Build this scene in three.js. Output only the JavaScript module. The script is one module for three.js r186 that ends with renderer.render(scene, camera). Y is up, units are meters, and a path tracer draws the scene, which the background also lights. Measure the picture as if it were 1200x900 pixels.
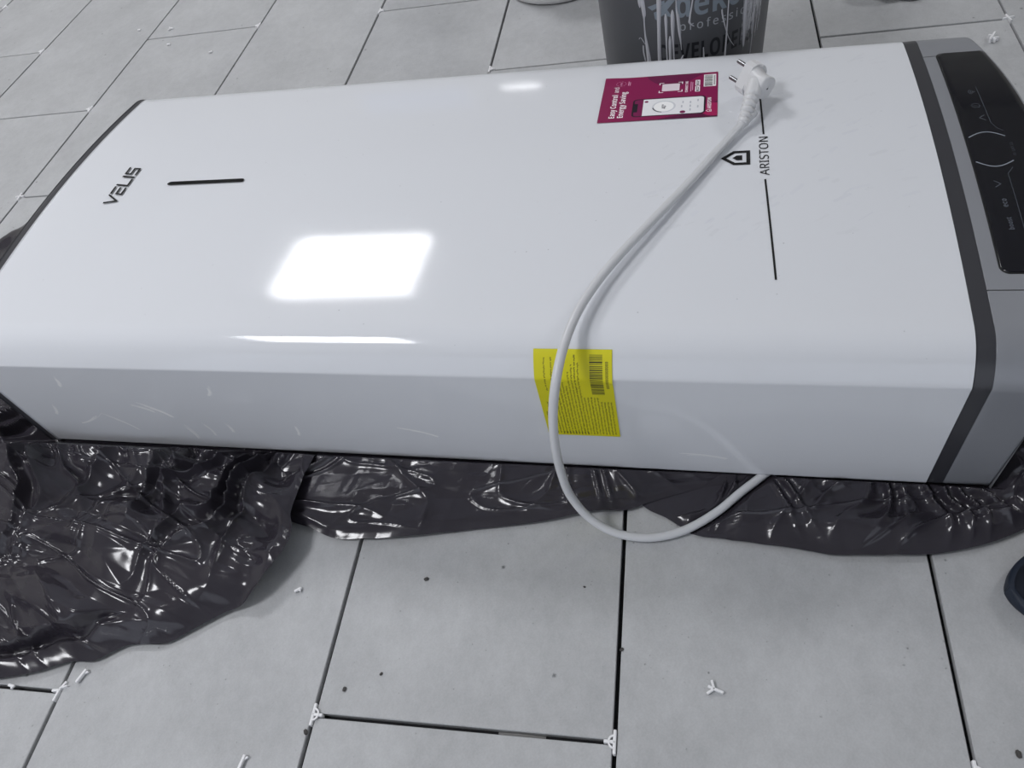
import * as THREE from 'three';
import { mergeGeometries } from 'three/addons/utils/BufferGeometryUtils.js';
import { RoundedBoxGeometry } from 'three/addons/geometries/RoundedBoxGeometry.js';
import { FontLoader } from 'three/addons/loaders/FontLoader.js';
import { RectAreaLightUniformsLib } from 'three/addons/lights/RectAreaLightUniformsLib.js';
import { createNoise2D } from 'simplex-noise';

// ---------------------------------------------------------------- camera, light, exposure
const scene = new THREE.Scene();
const camera = new THREE.PerspectiveCamera(52.46, 4 / 3, 0.02, 60);
camera.position.set(0, 0.767, 0);
camera.rotation.set(THREE.MathUtils.degToRad(-49.808), THREE.MathUtils.degToRad(19.817), THREE.MathUtils.degToRad(-15.868), 'YXZ');
const renderer = new THREE.WebGLRenderer({ antialias: true });
renderer.toneMapping = THREE.LinearToneMapping;
renderer.toneMappingExposure = 1.11;
renderer.shadowMap.enabled = true;
RectAreaLightUniformsLib.init();
scene.background = new THREE.Color().setRGB(0.78, 0.84, 0.95);         // overcast evening outside the window
const LAMP = { power: 21, color: [0.965, 0.97, 1.0], width: 0.74, depth: 0.7, y: 2.6 };
const LAMP_SPOTS = [
  [-1.735, -2.545, 'square ceiling light panel mirrored in the middle of the heater'],
  [-1.735, 0.35, 'square ceiling light panel mirrored as a thin streak along the heater shoulder'],
  [2.95, -2.545, 'square ceiling light panel over the far right side of the room'],
];
const ROOM = { x0: -3.6, x1: 4.4, z0: -5.0, z1: 2.6, h: 2.6 };

// ---------------------------------------------------------------- helpers
function rng(seed) { let a = seed >>> 0; return () => { a = (a + 0x6d2b79f5) | 0; let t = Math.imul(a ^ (a >>> 15), 1 | a); t = (t + Math.imul(t ^ (t >>> 7), 61 | t)) ^ t; return ((t ^ (t >>> 14)) >>> 0) / 4294967296; }; }
const R = rng(7);
const n2 = createNoise2D(rng(11)), n2b = createNoise2D(rng(23)), n2c = createNoise2D(rng(37));
const V = (x, y, z) => new THREE.Vector3(x, y, z);
const clamp = (x, a = 0, b = 1) => Math.min(b, Math.max(a, x));
const lerp = (a, b, t) => a + (b - a) * t;
const smooth = (a, b, x) => { const t = clamp((x - a) / (b - a)); return t * t * (3 - 2 * t); };
const counts = {};
function numbered(name) { const n = counts[name] = (counts[name] ?? -1) + 1; return n ? `${name}_${String(n).padStart(3, '0')}` : name; }
function mesh(name, geo, mat, parent, label) {
  const m = new THREE.Mesh(geo, mat);
  m.name = numbered(name); m.castShadow = true; m.receiveShadow = true;
  if (label) m.userData.label = label;
  (parent ?? scene).add(m);
  return m;
}
function thing(name, label, category, pos = [0, 0, 0], turn = 0, group) {
  const g = new THREE.Group(); g.name = numbered(name); g.position.set(...pos); g.rotation.y = turn;
  g.userData = { label, category }; if (group) g.userData.group = group;
  scene.add(g); return g;
}
function structure(o, label) { o.userData.kind = 'structure'; o.userData.label = label; o.userData.category = 'room'; return o; }
// a grid of points -> indexed geometry; P[i][j] = Vector3
function gridGeo(P, uv, flip = false) {
  const ni = P.length, nj = P[0].length, pos = [], uvs = [], idx = [];
  for (let i = 0; i < ni; i++) for (let j = 0; j < nj; j++) { const p = P[i][j]; pos.push(p.x, p.y, p.z); const t = uv ? uv(i, j, p) : [i / (ni - 1), j / (nj - 1)]; uvs.push(t[0], t[1]); }
  for (let i = 0; i < ni - 1; i++) for (let j = 0; j < nj - 1; j++) {
    const a = i * nj + j, b = a + nj, c = b + 1, d = a + 1;
    if (flip) idx.push(a, c, b, a, d, c); else idx.push(a, b, c, a, c, d);
  }
  const g = new THREE.BufferGeometry();
  g.setAttribute('position', new THREE.Float32BufferAttribute(pos, 3));
  g.setAttribute('uv', new THREE.Float32BufferAttribute(uvs, 2));
  g.setIndex(idx); g.computeVertexNormals(); return g;
}
function box(x0, x1, y0, y1, z0, z1) { const g = new THREE.BoxGeometry(x1 - x0, y1 - y0, z1 - z0); g.translate((x0 + x1) / 2, (y0 + y1) / 2, (z0 + z1) / 2); return g; }
const merge = (list) => mergeGeometries(list.map((g) => (g.index ? g.toNonIndexed() : g)));
function tex(canvas, repeat = false) { const t = new THREE.CanvasTexture(canvas); t.colorSpace = THREE.SRGBColorSpace; t.magFilter = THREE.LinearFilter; t.anisotropy = 8; if (repeat) t.wrapS = t.wrapT = THREE.RepeatWrapping; return t; }
function makeCanvas(w, h) { const c = document.createElement('canvas'); c.width = w; c.height = h; return [c, c.getContext('2d')]; }
function dataTex(w, h, fn, srgb = true) {
  const d = new Uint8Array(w * h * 4);
  for (let y = 0; y < h; y++) for (let x = 0; x < w; x++) { const c = fn(x, y), k = (y * w + x) * 4; d[k] = clamp(c[0], 0, 255); d[k + 1] = clamp(c[1], 0, 255); d[k + 2] = clamp(c[2], 0, 255); d[k + 3] = 255; }
  const t = new THREE.DataTexture(d, w, h); if (srgb) t.colorSpace = THREE.SRGBColorSpace;
  t.magFilter = THREE.LinearFilter; t.minFilter = THREE.LinearMipmapLinearFilter; t.generateMipmaps = true; t.wrapS = t.wrapT = THREE.RepeatWrapping; t.needsUpdate = true; return t;
}
const std = (o) => new THREE.MeshStandardMaterial(o), phys = (o) => new THREE.MeshPhysicalMaterial(o);

// ---------------------------------------------------------------- materials
// porcelain tile with a cement look: one sheet of 1.2 m, tiles cut out of different places of it
const tileSize = 2048, specks = [];
{ const r = rng(91); for (let i = 0; i < 1500; i++) specks.push([r() * tileSize, r() * tileSize, 0.5 + r() * r() * 2.2, 12 + r() * 45]); for (let i = 0; i < 45; i++) specks.push([r() * tileSize, r() * tileSize, 2 + r() * 3, 40 + r() * 40]); }
const tileData = new Float32Array(tileSize * tileSize);
for (let y = 0; y < tileSize; y++) for (let x = 0; x < tileSize; x++) {
  const u = x / tileSize, v = y / tileSize;
  const cloud = n2(u * 5, v * 4) * 0.5 + n2b(u * 13, v * 11) * 0.35 + n2(u * 31 + 7, v * 27) * 0.25;
  const brush = n2c(u * 55, v * 43) * 0.5 + n2b(u * 120, v * 95 + 4) * 0.4 + n2(u * 230 + 9, v * 190) * 0.35;
  const grain = n2c(u * 420, v * 420);
  tileData[y * tileSize + x] = cloud * 8.5 + brush * 5 + grain * 3.5;
}
for (const [cx, cy, r, d] of specks) { const k = Math.ceil(r * 1.6); for (let dy = -k; dy <= k; dy++) for (let dx = -k; dx <= k; dx++) { const x = Math.floor(cx + dx), y = Math.floor(cy + dy); if (x < 0 || y < 0 || x >= tileSize || y >= tileSize) continue; const q = Math.hypot(dx, dy) / r * (1 + 0.4 * n2(cx + dx * 0.4, cy + dy * 0.4)); if (q < 1) tileData[y * tileSize + x] -= d * (1 - q * q); } }
const tileMap = dataTex(tileSize, tileSize, (x, y) => { const d = tileData[y * tileSize + x]; return [183 + d, 184 + d, 186 + d]; });
const tileTones = [1, 0.985, 0.97, 1.01].map((k) => std({ map: tileMap, color: new THREE.Color().setRGB(k, k, k), roughness: 0.3 }));
const mortarMat = std({ color: 0x1d1d20, roughness: 1 });
const smearMat = std({ color: 0x8c8b8a, roughness: 1 });
const wallMat = std({ color: 0xc9c8c4, roughness: 0.92, map: dataTex(256, 256, (x, y) => { const d = 236 + n2(x / 19, y / 19) * 7 + n2b(x / 5, y / 5) * 5; return [d, d, d - 2]; }) });
const ceilMat = std({ color: 0xdcdcd8, roughness: 0.95 });
const spacerMat = phys({ color: 0xeeeef0, roughness: 0.45, transmission: 0.0 });

// ---------------------------------------------------------------- the room
const { x0, x1, z0, z1, h } = ROOM, T = 0.15;
structure(mesh('ceiling', box(x0 - T, x1 + T, h, h + 0.2, z0 - T, z1 + T), ceilMat), 'flat white ceiling with two light panels');
structure(mesh('wall_left', box(x0 - T, x0, -0.2, h, z0 - T, z1 + T), wallMat), 'plain light plastered wall on the left');
structure(mesh('wall_right', box(x1, x1 + T, -0.2, h, z0 - T, z1 + T), wallMat), 'plain light plastered wall on the right');
// front and back walls with window openings; the wide window behind the viewer gives the soft daylight on the near sides
function windowWall(side, zi, zo, o, n, panes, tint) {
  const a = Math.min(zi, zo), b = Math.max(zi, zo);
  structure(mesh(`wall_${side}`, merge([box(x0, o.x0, -0.2, h, a, b), box(o.x1, x1, -0.2, h, a, b), box(o.x0, o.x1, -0.2, o.y0, a, b), box(o.x0, o.x1, o.y1, h, a, b)]), wallMat), `plain light plastered wall on the ${side} side with a window`);
  const w = new THREE.Group(); w.name = `window_${n}`; w.position.set(o.x0, o.y0, (a + b) / 2); structure(w, `white framed window in the ${side} wall`); scene.add(w);
  const W = o.x1 - o.x0, H = o.y1 - o.y0, f = std({ color: 0xe8e8e8, roughness: 0.4 }), step = W / panes, e = 0.03;
  const bars = [box(0, W, 0, 0.06, -e, e), box(0, W, H - 0.06, H, -e, e)];
  for (let i = 0; i <= panes; i++) { const c = clamp(i * step, 0.03, W - 0.03); bars.push(box(c - 0.03, c + 0.03, 0.06, H - 0.06, -e, e)); }
  mesh('window_frame', merge(bars), f, w);
  for (let i = 0; i < panes; i++) mesh('pane', box(i * step + (i ? 0.03 : 0.06), (i + 1) * step - (i === panes - 1 ? 0.06 : 0.03), 0.06, H - 0.06, -0.003, 0.003), phys({ color: tint, roughness: 0, transmission: 1, thickness: 0, ior: 1.5 }), w);
}
windowWall('back', z0, z0 - T, { x0: -2.25, x1: -1.36, y0: 1.5, y1: 2.05 }, 1, 1, 0xc4c9d4);
windowWall('front', z1, z1 + T, { x0: -3.4, x1: 3.6, y0: 0.35, y1: 2.3 }, 2, 6, 0xffffff);
// ceiling panels: glowing face and an area light just below it
for (const [lx, lz, label] of LAMP_SPOTS) {
  const t = thing('ceiling_light', label, 'lamp', [lx, h, lz]);
  mesh('lamp_frame', merge([box(-LAMP.width / 2 - 0.02, LAMP.width / 2 + 0.02, -0.012, 0, -LAMP.depth / 2 - 0.02, -LAMP.depth / 2), box(-LAMP.width / 2 - 0.02, LAMP.width / 2 + 0.02, -0.012, 0, LAMP.depth / 2, LAMP.depth / 2 + 0.02), box(-LAMP.width / 2 - 0.02, -LAMP.width / 2, -0.012, 0, -LAMP.depth / 2, LAMP.depth / 2), box(LAMP.width / 2, LAMP.width / 2 + 0.02, -0.012, 0, -LAMP.depth / 2, LAMP.depth / 2)]), std({ color: 0xf0f0f0, roughness: 0.5 }), t);
  mesh('lamp_diffuser', box(-LAMP.width / 2, LAMP.width / 2, -0.009, 0, -LAMP.depth / 2, LAMP.depth / 2), std({ color: 0xffffff, roughness: 0.6, emissive: new THREE.Color().setRGB(...LAMP.color), emissiveIntensity: 1.5 }), t);
  const l = new THREE.RectAreaLight(new THREE.Color().setRGB(...LAMP.color), LAMP.power, LAMP.width, LAMP.depth);
  l.position.set(lx, h - 0.014, lz); l.rotation.x = -Math.PI / 2; scene.add(l);
}

// small wall light on the back wall, mirrored as a short bright dash near the far edge of the heater
{
  const t = thing('wall_light', 'small bar shaped wall light beside the back window', 'lamp', [-1.03, 1.62, z0]);
  mesh('lamp_housing', box(-0.14, 0.14, -0.03, 0.03, 0, 0.03), std({ color: 0xe4e4e4, roughness: 0.5 }), t);
  mesh('lamp_diffuser', box(-0.12, 0.12, -0.02, 0.02, 0.03, 0.036), std({ color: 0xffffff, emissive: new THREE.Color().setRGB(...LAMP.color), emissiveIntensity: 1.5 }), t);
  const l = new THREE.RectAreaLight(new THREE.Color().setRGB(...LAMP.color), 9, 0.24, 0.04); l.position.set(-1.03, 1.62, z0 + 0.04); l.rotation.y = Math.PI; scene.add(l);
}

// floor: mortar bed, then tiles 30 x 60 cm in half bond, every one a piece of its own where the photograph sees it
const floor = new THREE.Group(); floor.name = 'floor'; structure(floor, 'floor of large grey cement-look porcelain tiles with open black joints'); scene.add(floor);
mesh('mortar_bed', box(x0 - T, x1 + T, -0.2, -0.0085, z0 - T, z1 + T), mortarMat, floor);
const TW = 0.3, TL = 0.598, GAP = 0.0044;
function tileGeo(uo, vo, w = TW - GAP, l = TL - GAP) {
  const c = 0.0007, t = 0.009, a = w / 2, b = l / 2;
  const rings = [[a, -t, b], [a, -c, b], [a - c, 0, b - c]];
  const pos = [], idx = [], uv = [];
  const face = (p) => { const k = pos.length / 3; for (const q of p) { pos.push(...q); uv.push(uo + (q[0] + a) / 1.2, vo + (q[2] + b) / 1.2); } idx.push(k, k + 1, k + 2, k, k + 2, k + 3); };
  const corner = (r, i) => [[-r[0], r[1], -r[2]], [-r[0], r[1], r[2]], [r[0], r[1], r[2]], [r[0], r[1], -r[2]]][i % 4];
  for (let k = 0; k < 2; k++) for (let i = 0; i < 4; i++) face([corner(rings[k], i), corner(rings[k], i + 1), corner(rings[k + 1], i + 1), corner(rings[k + 1], i)]);
  face([0, 1, 2, 3].map((i) => corner(rings[2], i)));
  const g = new THREE.BufferGeometry();
  g.setAttribute('position', new THREE.Float32BufferAttribute(pos, 3)); g.setAttribute('uv', new THREE.Float32BufferAttribute(uv, 2)); g.setIndex(idx);
  const o = g.toNonIndexed(); o.computeVertexNormals(); return o;
}
const tileGeos = [];
for (let i = 0; i < 10; i++) tileGeos.push(tileGeo(R() * 0.74, R() * 0.49));
const JX = -1.5672, JZ = -0.1883, field = [];
for (let k = -7; k < 13; k++) for (let m = -5; m < 10; m++) {
  const cx = JX + (k + 0.5) * TW, cz = JZ + ((((k % 2) + 2) % 2) === 0 ? 0 : TL / 2) + TL / 2 - m * TL;
  if (cx < x0 - 0.1 || cx > x1 + 0.1 || cz < z0 - 0.2 || cz > z1 + 0.2) continue;
  const lift = (R() - 0.5) * 0.0007 + (k === 6 ? 0.0008 : 0);
  if (cx > -2.3 && cx < 1.05 && cz > -2.6 && cz < 0.35) {
    const t = mesh('floor_tile', tileGeos[Math.floor(R() * 10)], tileTones[Math.floor(R() * 4)], floor);
    t.position.set(cx, lift, cz); t.rotation.x = (R() - 0.5) * 0.0012; t.rotation.z = (R() - 0.5) * 0.0016;
    if (R() < 0.5) t.rotation.y = Math.PI;
  } else { const g = tileGeos[Math.floor(R() * 10)].clone(); g.translate(cx, lift, cz); field.push(g); }
}
{ const f = mesh('tile_field', mergeGeometries(field), tileTones[1], floor); f.userData.kind = 'stuff'; }
// a smear of mortar left standing in the joint near the bottom edge
{
  const pts = []; for (let i = 0; i <= 14; i++) { const u = i / 14; pts.push([V(-0.178 + u * 0.046, -0.0085, -0.1905 + 0), V(-0.178 + u * 0.046, -0.002 - 0.004 * Math.pow(2 * u - 1, 2), -0.1888 + n2(u * 5, 1) * 0.0004), V(-0.178 + u * 0.046, -0.0085, -0.1864)]); }
  mesh('mortar_smear', gridGeo(pts, null, true), smearMat, floor, 'pale mortar smear left in the black joint');
}

// ---------------------------------------------------------------- water heater
const YAW = THREE.MathUtils.degToRad(2.32);
const heater = thing('water_heater', 'long glossy white flat electric water heater lying face up across the tiles', 'water heater', [0.2402, 0, -0.4638], -YAW);
const BL = 1.0826, ZC = -0.265;
const topY = (z) => 0.2295 - 0.014 * Math.pow((z - ZC) / 0.2355, 2);
// half of the cross-section (z, y) from the bottom edge up to the middle of the top
function halfProfile() {
  const p = [];
  for (let i = 0; i <= 6; i++) { const a = (i / 6) * Math.PI / 2; p.push([-0.0085 - 0.0 + 0.008 * Math.sin(a), 0.0155 - 0.008 * Math.cos(a)]); }
  for (let i = 1; i <= 10; i++) { const t = i / 10; p.push([lerp(-0.0005, 0.0076, t), lerp(0.0155, 0.1765, t)]); }
  p.push([0.0079, 0.1795], [0.0078, 0.1815], [0.0073, 0.1831]);
  const B = [[0.0067, 0.1842], [-0.0015, 0.1985], [-0.0125, 0.2127], [-0.034, topY(-0.034)]];
  for (let i = 1; i <= 22; i++) { const t = i / 22, s = 1 - t, w = [s * s * s, 3 * s * s * t, 3 * s * t * t, t * t * t]; p.push([0, 1].map((k) => w.reduce((q, v, j) => q + v * B[j][k], 0))); }
  for (let i = 1; i <= 30; i++) { const z = lerp(-0.034, ZC, i / 30); p.push([z, topY(z)]); }
  return p;
}
const half = halfProfile(), PROFILE = [...half, ...half.slice(0, -1).reverse().map(([z, y]) => [2 * ZC - z, y])];
const arc = [0]; for (let i = 1; i < PROFILE.length; i++) arc.push(arc[i - 1] + Math.hypot(PROFILE[i][0] - PROFILE[i - 1][0], PROFILE[i][1] - PROFILE[i - 1][1]));
const ARC = arc[arc.length - 1];
function profileNormal(i) { const a = PROFILE[Math.max(0, i - 1)], b = PROFILE[Math.min(PROFILE.length - 1, i + 1)]; const d = [b[0] - a[0], b[1] - a[1]], l = Math.hypot(...d); return [d[1] / l, -d[0] / l]; }   // outward (z, y)
function onProfile(s) {        // point and outward normal at arc length s
  let i = 0; while (i < arc.length - 2 && arc[i + 1] < s) i++;
  const t = (s - arc[i]) / (arc[i + 1] - arc[i]), na = profileNormal(i), nb = profileNormal(i + 1);
  return { z: lerp(PROFILE[i][0], PROFILE[i + 1][0], t), y: lerp(PROFILE[i][1], PROFILE[i + 1][1], t), nz: lerp(na[0], nb[0], t), ny: lerp(na[1], nb[1], t) };
}
const arcAt = (z, y) => { let best = 0, d = 1e9; for (let i = 0; i < PROFILE.length; i++) { const q = Math.hypot(PROFILE[i][0] - z, PROFILE[i][1] - y); if (q < d) { d = q; best = i; } } return arc[best]; };
// a sleeve of the cross-section: stations [x, inset]
function sleeve(stations, from = 0, to = PROFILE.length - 1) {
  const P = stations.map(([x, inset]) => { const row = []; for (let i = from; i <= to; i++) { const n = profileNormal(i); row.push(V(x, PROFILE[i][1] - n[1] * inset, PROFILE[i][0] - n[0] * inset)); } return row; });
  return gridGeo(P, (i, j, p) => [p.x / 1.2 + 0.95, arc[from + j] / 1.2 + 0.02], true);
}
function rounded(xa, xb, r, rb = r) {
  const s = []; for (let i = 0; i <= 5; i++) { const a = (i / 5) * Math.PI / 2; s.push([xa + r * (1 - Math.sin(a)), r * (1 - Math.cos(Math.PI / 2 - a))]); }
  s[0][1] = r; const e = []; for (let i = 0; i <= 5; i++) { const a = (i / 5) * Math.PI / 2; e.push([xb - rb * (1 - Math.sin(Math.PI / 2 - a)), rb * (1 - Math.cos(a))]); }
  return [...s.slice(0).sort((p, q) => p[0] - q[0]), ...e];
}
// surface of the enamelled cover: white with scuffs low on the near side and dust smudges
const [bodyCanvas, bc] = makeCanvas(2048, 2048);
{
  bc.fillStyle = '#e2e4e9'; bc.fillRect(0, 0, 2048, 2048);
  const k = 2048 / 1.2, X = (x) => (x / 1.2 + 0.95) * 2048, Y = (s) => 2048 - (s / 1.2 + 0.02) * 2048, r = rng(55);
  bc.lineCap = 'round';
  const scuff = (x, s, ang, len, a, w) => { for (let i = 0; i < 7; i++) { bc.strokeStyle = `rgba(255,255,255,${1.7 * a * (0.4 + r() * 0.6)})`; bc.lineWidth = w * (0.4 + r()); const dx = (r() - 0.5) * 5, dy = (r() - 0.5) * 5, l = len * k * (0.5 + r() * 0.5); bc.beginPath(); bc.moveTo(X(x) + dx, Y(s) + dy); bc.quadraticCurveTo(X(x) + dx + Math.cos(ang) * l * 0.5 + r() * 6, Y(s) + dy - Math.sin(ang) * l * 0.5, X(x) + dx + Math.cos(ang + 0.2) * l, Y(s) + dy - Math.sin(ang + 0.2) * l); bc.stroke(); } };
  // pale rub marks where the cover was dragged
  for (const q of [[-1.035, 0.075, 0.9, 0.03, 0.5, 2], [-1.01, 0.055, 0.3, 0.06, 0.4, 2], [-0.93, 0.045, 2.1, 0.05, 0.4, 2], [-0.86, 0.08, 2.2, 0.045, 0.4, 4], [-0.85, 0.03, 1.5, 0.035, 0.5, 2], [-0.82, 0.04, 1.5, 0.03, 0.3, 2], [-0.79, 0.05, 1.4, 0.02, 0.3, 3], [-0.70, 0.05, 1.2, 0.02, 0.3, 3], [-0.88, 0.09, 2.4, 0.03, 0.25, 5], [-0.78, 0.13, 0.9, 0.02, 0.3, 4], [-0.98, 0.14, 1.0, 0.02, 0.3, 4], [-0.2, 0.04, 2.8, 0.06, 0.35, 2], [-0.52, 0.06, 2.6, 0.05, 0.25, 3]]) scuff(...q);
  // grey dust wiped across the face near the plug and the dark band
  for (let i = 0; i < 150; i++) { const x = lerp(-0.3, -0.02, r()), s = lerp(0.34, 0.68, r()); bc.strokeStyle = `rgba(120,122,128,${0.012 + r() * 0.03})`; bc.lineWidth = 2 + r() * 7; bc.beginPath(); const a = r() * 0.7 + 0.2, l = 6 + r() * 24; bc.moveTo(X(x), Y(s)); bc.lineTo(X(x) + Math.cos(a) * l, Y(s) - Math.sin(a) * l); bc.stroke(); }
  for (let i = 0; i < 90; i++) { bc.fillStyle = `rgba(70,70,76,${0.15 + r() * 0.4})`; const q = 0.5 + r() * 1.1; bc.fillRect(X(lerp(-1.05, -0.02, r())), Y(lerp(0.2, 0.7, r())), q, q); }
}
const orange = dataTex(512, 512, (x, y) => { const d = 128 + 60 * n2(x / 9, y / 9) + 40 * n2b(x / 4, y / 4); return [d, d, d]; }, false);
orange.repeat.set(16, 16);
const enamel = phys({ map: tex(bodyCanvas), color: 0xffffff, roughness: 0.075, ior: 1.5, bumpMap: orange, bumpScale: 0.00001 });
const bandMat = phys({ color: 0x3b3b40, roughness: 0.32 });
const capMat = phys({ color: 0x8f9197, roughness: 0.34, metalness: 0.1 });
const printMat = std({ color: 0x0a0a0c, roughness: 0.85 });
mesh('cover', sleeve(rounded(-BL, 0, 0.0015)), enamel, heater, 'glossy white enamelled cover');
// ends of the cover and the back plate it rests on
function plate(x, sign, inset = 0) {
  const s = new THREE.Shape(); PROFILE.forEach(([z, y], i) => { const n = profileNormal(i); const a = -(z - n[0] * inset), b = y - n[1] * inset; i ? s.lineTo(a, b) : s.moveTo(a, b); }); s.closePath();
  const g = new THREE.ExtrudeGeometry(s, { depth: 0.004, bevelEnabled: false, curveSegments: 1 }); g.rotateY(Math.PI / 2); g.translate(x - 0.002, 0, 0); return g;
}
mesh('back_plate', new RoundedBoxGeometry(1.0, 0.03, 0.46, 3, 0.008).translate(-0.53, 0.0152, ZC), std({ color: 0x5a5b5e, roughness: 0.6 }), heater);
// dark trims at both ends
{
  const g = merge([sleeve(rounded(-BL - 0.0115, -BL - 0.0002, 0.0012, 0.0006)), plate(-BL - 0.009, -1, 0.001)]);
  mesh('end_trim', g, bandMat, heater, 'dark grey trim at the far left end of the heater');
  mesh('end_band', merge([sleeve(rounded(0.0003, 0.0153, 0.0006)), plate(0.013, 1, 0.002)]), bandMat, heater, 'wide dark grey band between white cover and grey cap');
}
// grey end cap with bowed edge: middle panel and two corner shells, split by thin seams
const capEnd = (z, y) => 0.1005 - 0.031 * Math.pow((z - ZC) / 0.265, 2) - 0.010 * (1 - clamp(y / 0.2));
function capPiece(from, to) {
  const r = 0.004, rows = [];
  const st = [[0.0156, 0.0006, 0], [0.0162, 0, 0]];
  for (let i = 1; i <= 8; i++) st.push([i / 8, 0, 1]);
  const P = [];
  for (let i = 0; i < 2; i++) P.push(row((p) => [st[i][0], st[i][1]]));
  for (let i = 1; i <= 8; i++) P.push(row((p) => [lerp(0.0162, capEnd(p[0], p[1]) - r, i / 8), 0]));
  for (let i = 1; i <= 5; i++) { const a = (i / 5) * Math.PI / 2; P.push(row((p) => [capEnd(p[0], p[1]) - r + r * Math.sin(a), r * (1 - Math.cos(a))])); }
  const last = P[P.length - 1];
  for (let i = 1; i <= 10; i++) P.push(last.map((q) => { const y = lerp(q.y, Math.min(q.y, 0.0075), i / 10); return V(q.x - 0.010 * clamp((q.y - y) / 0.2), y, q.z); }));
  function row(f) { const o = []; for (const i of range) { const n = nrm(i), p = pt(i), [x, inset] = f(p); o.push(V(x, p[1] - n[1] * inset, p[0] - n[0] * inset)); } return o; }
  return gridGeo(P, null, true);
  function pt(s) { const q = onProfile(s); return [q.z, q.y]; }
  function nrm(s) { const q = onProfile(s); return [q.nz, q.ny]; }
}
let range = [];
const seamNear = arcAt(-0.075, topY(-0.075)), seamFar = ARC - seamNear;
{
  const span = (a, b, n) => Array.from({ length: n + 1 }, (_, i) => lerp(a, b, i / n));
  range = span(0.0001, seamNear - 0.0005, 46); const a = capPiece();
  range = span(seamNear + 0.0005, seamFar - 0.0005, 40); const b = capPiece();
  range = span(seamFar + 0.0005, ARC - 0.0001, 46); const c = capPiece();
  mesh('end_cap', b, capMat, heater, 'grey bowed end cap carrying the control panel');
  mesh('cap_corner', a, capMat, heater, 'grey corner shell of the end cap on the near side');
  mesh('cap_corner', c, capMat, heater, 'grey corner shell of the end cap on the far side');
}
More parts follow.
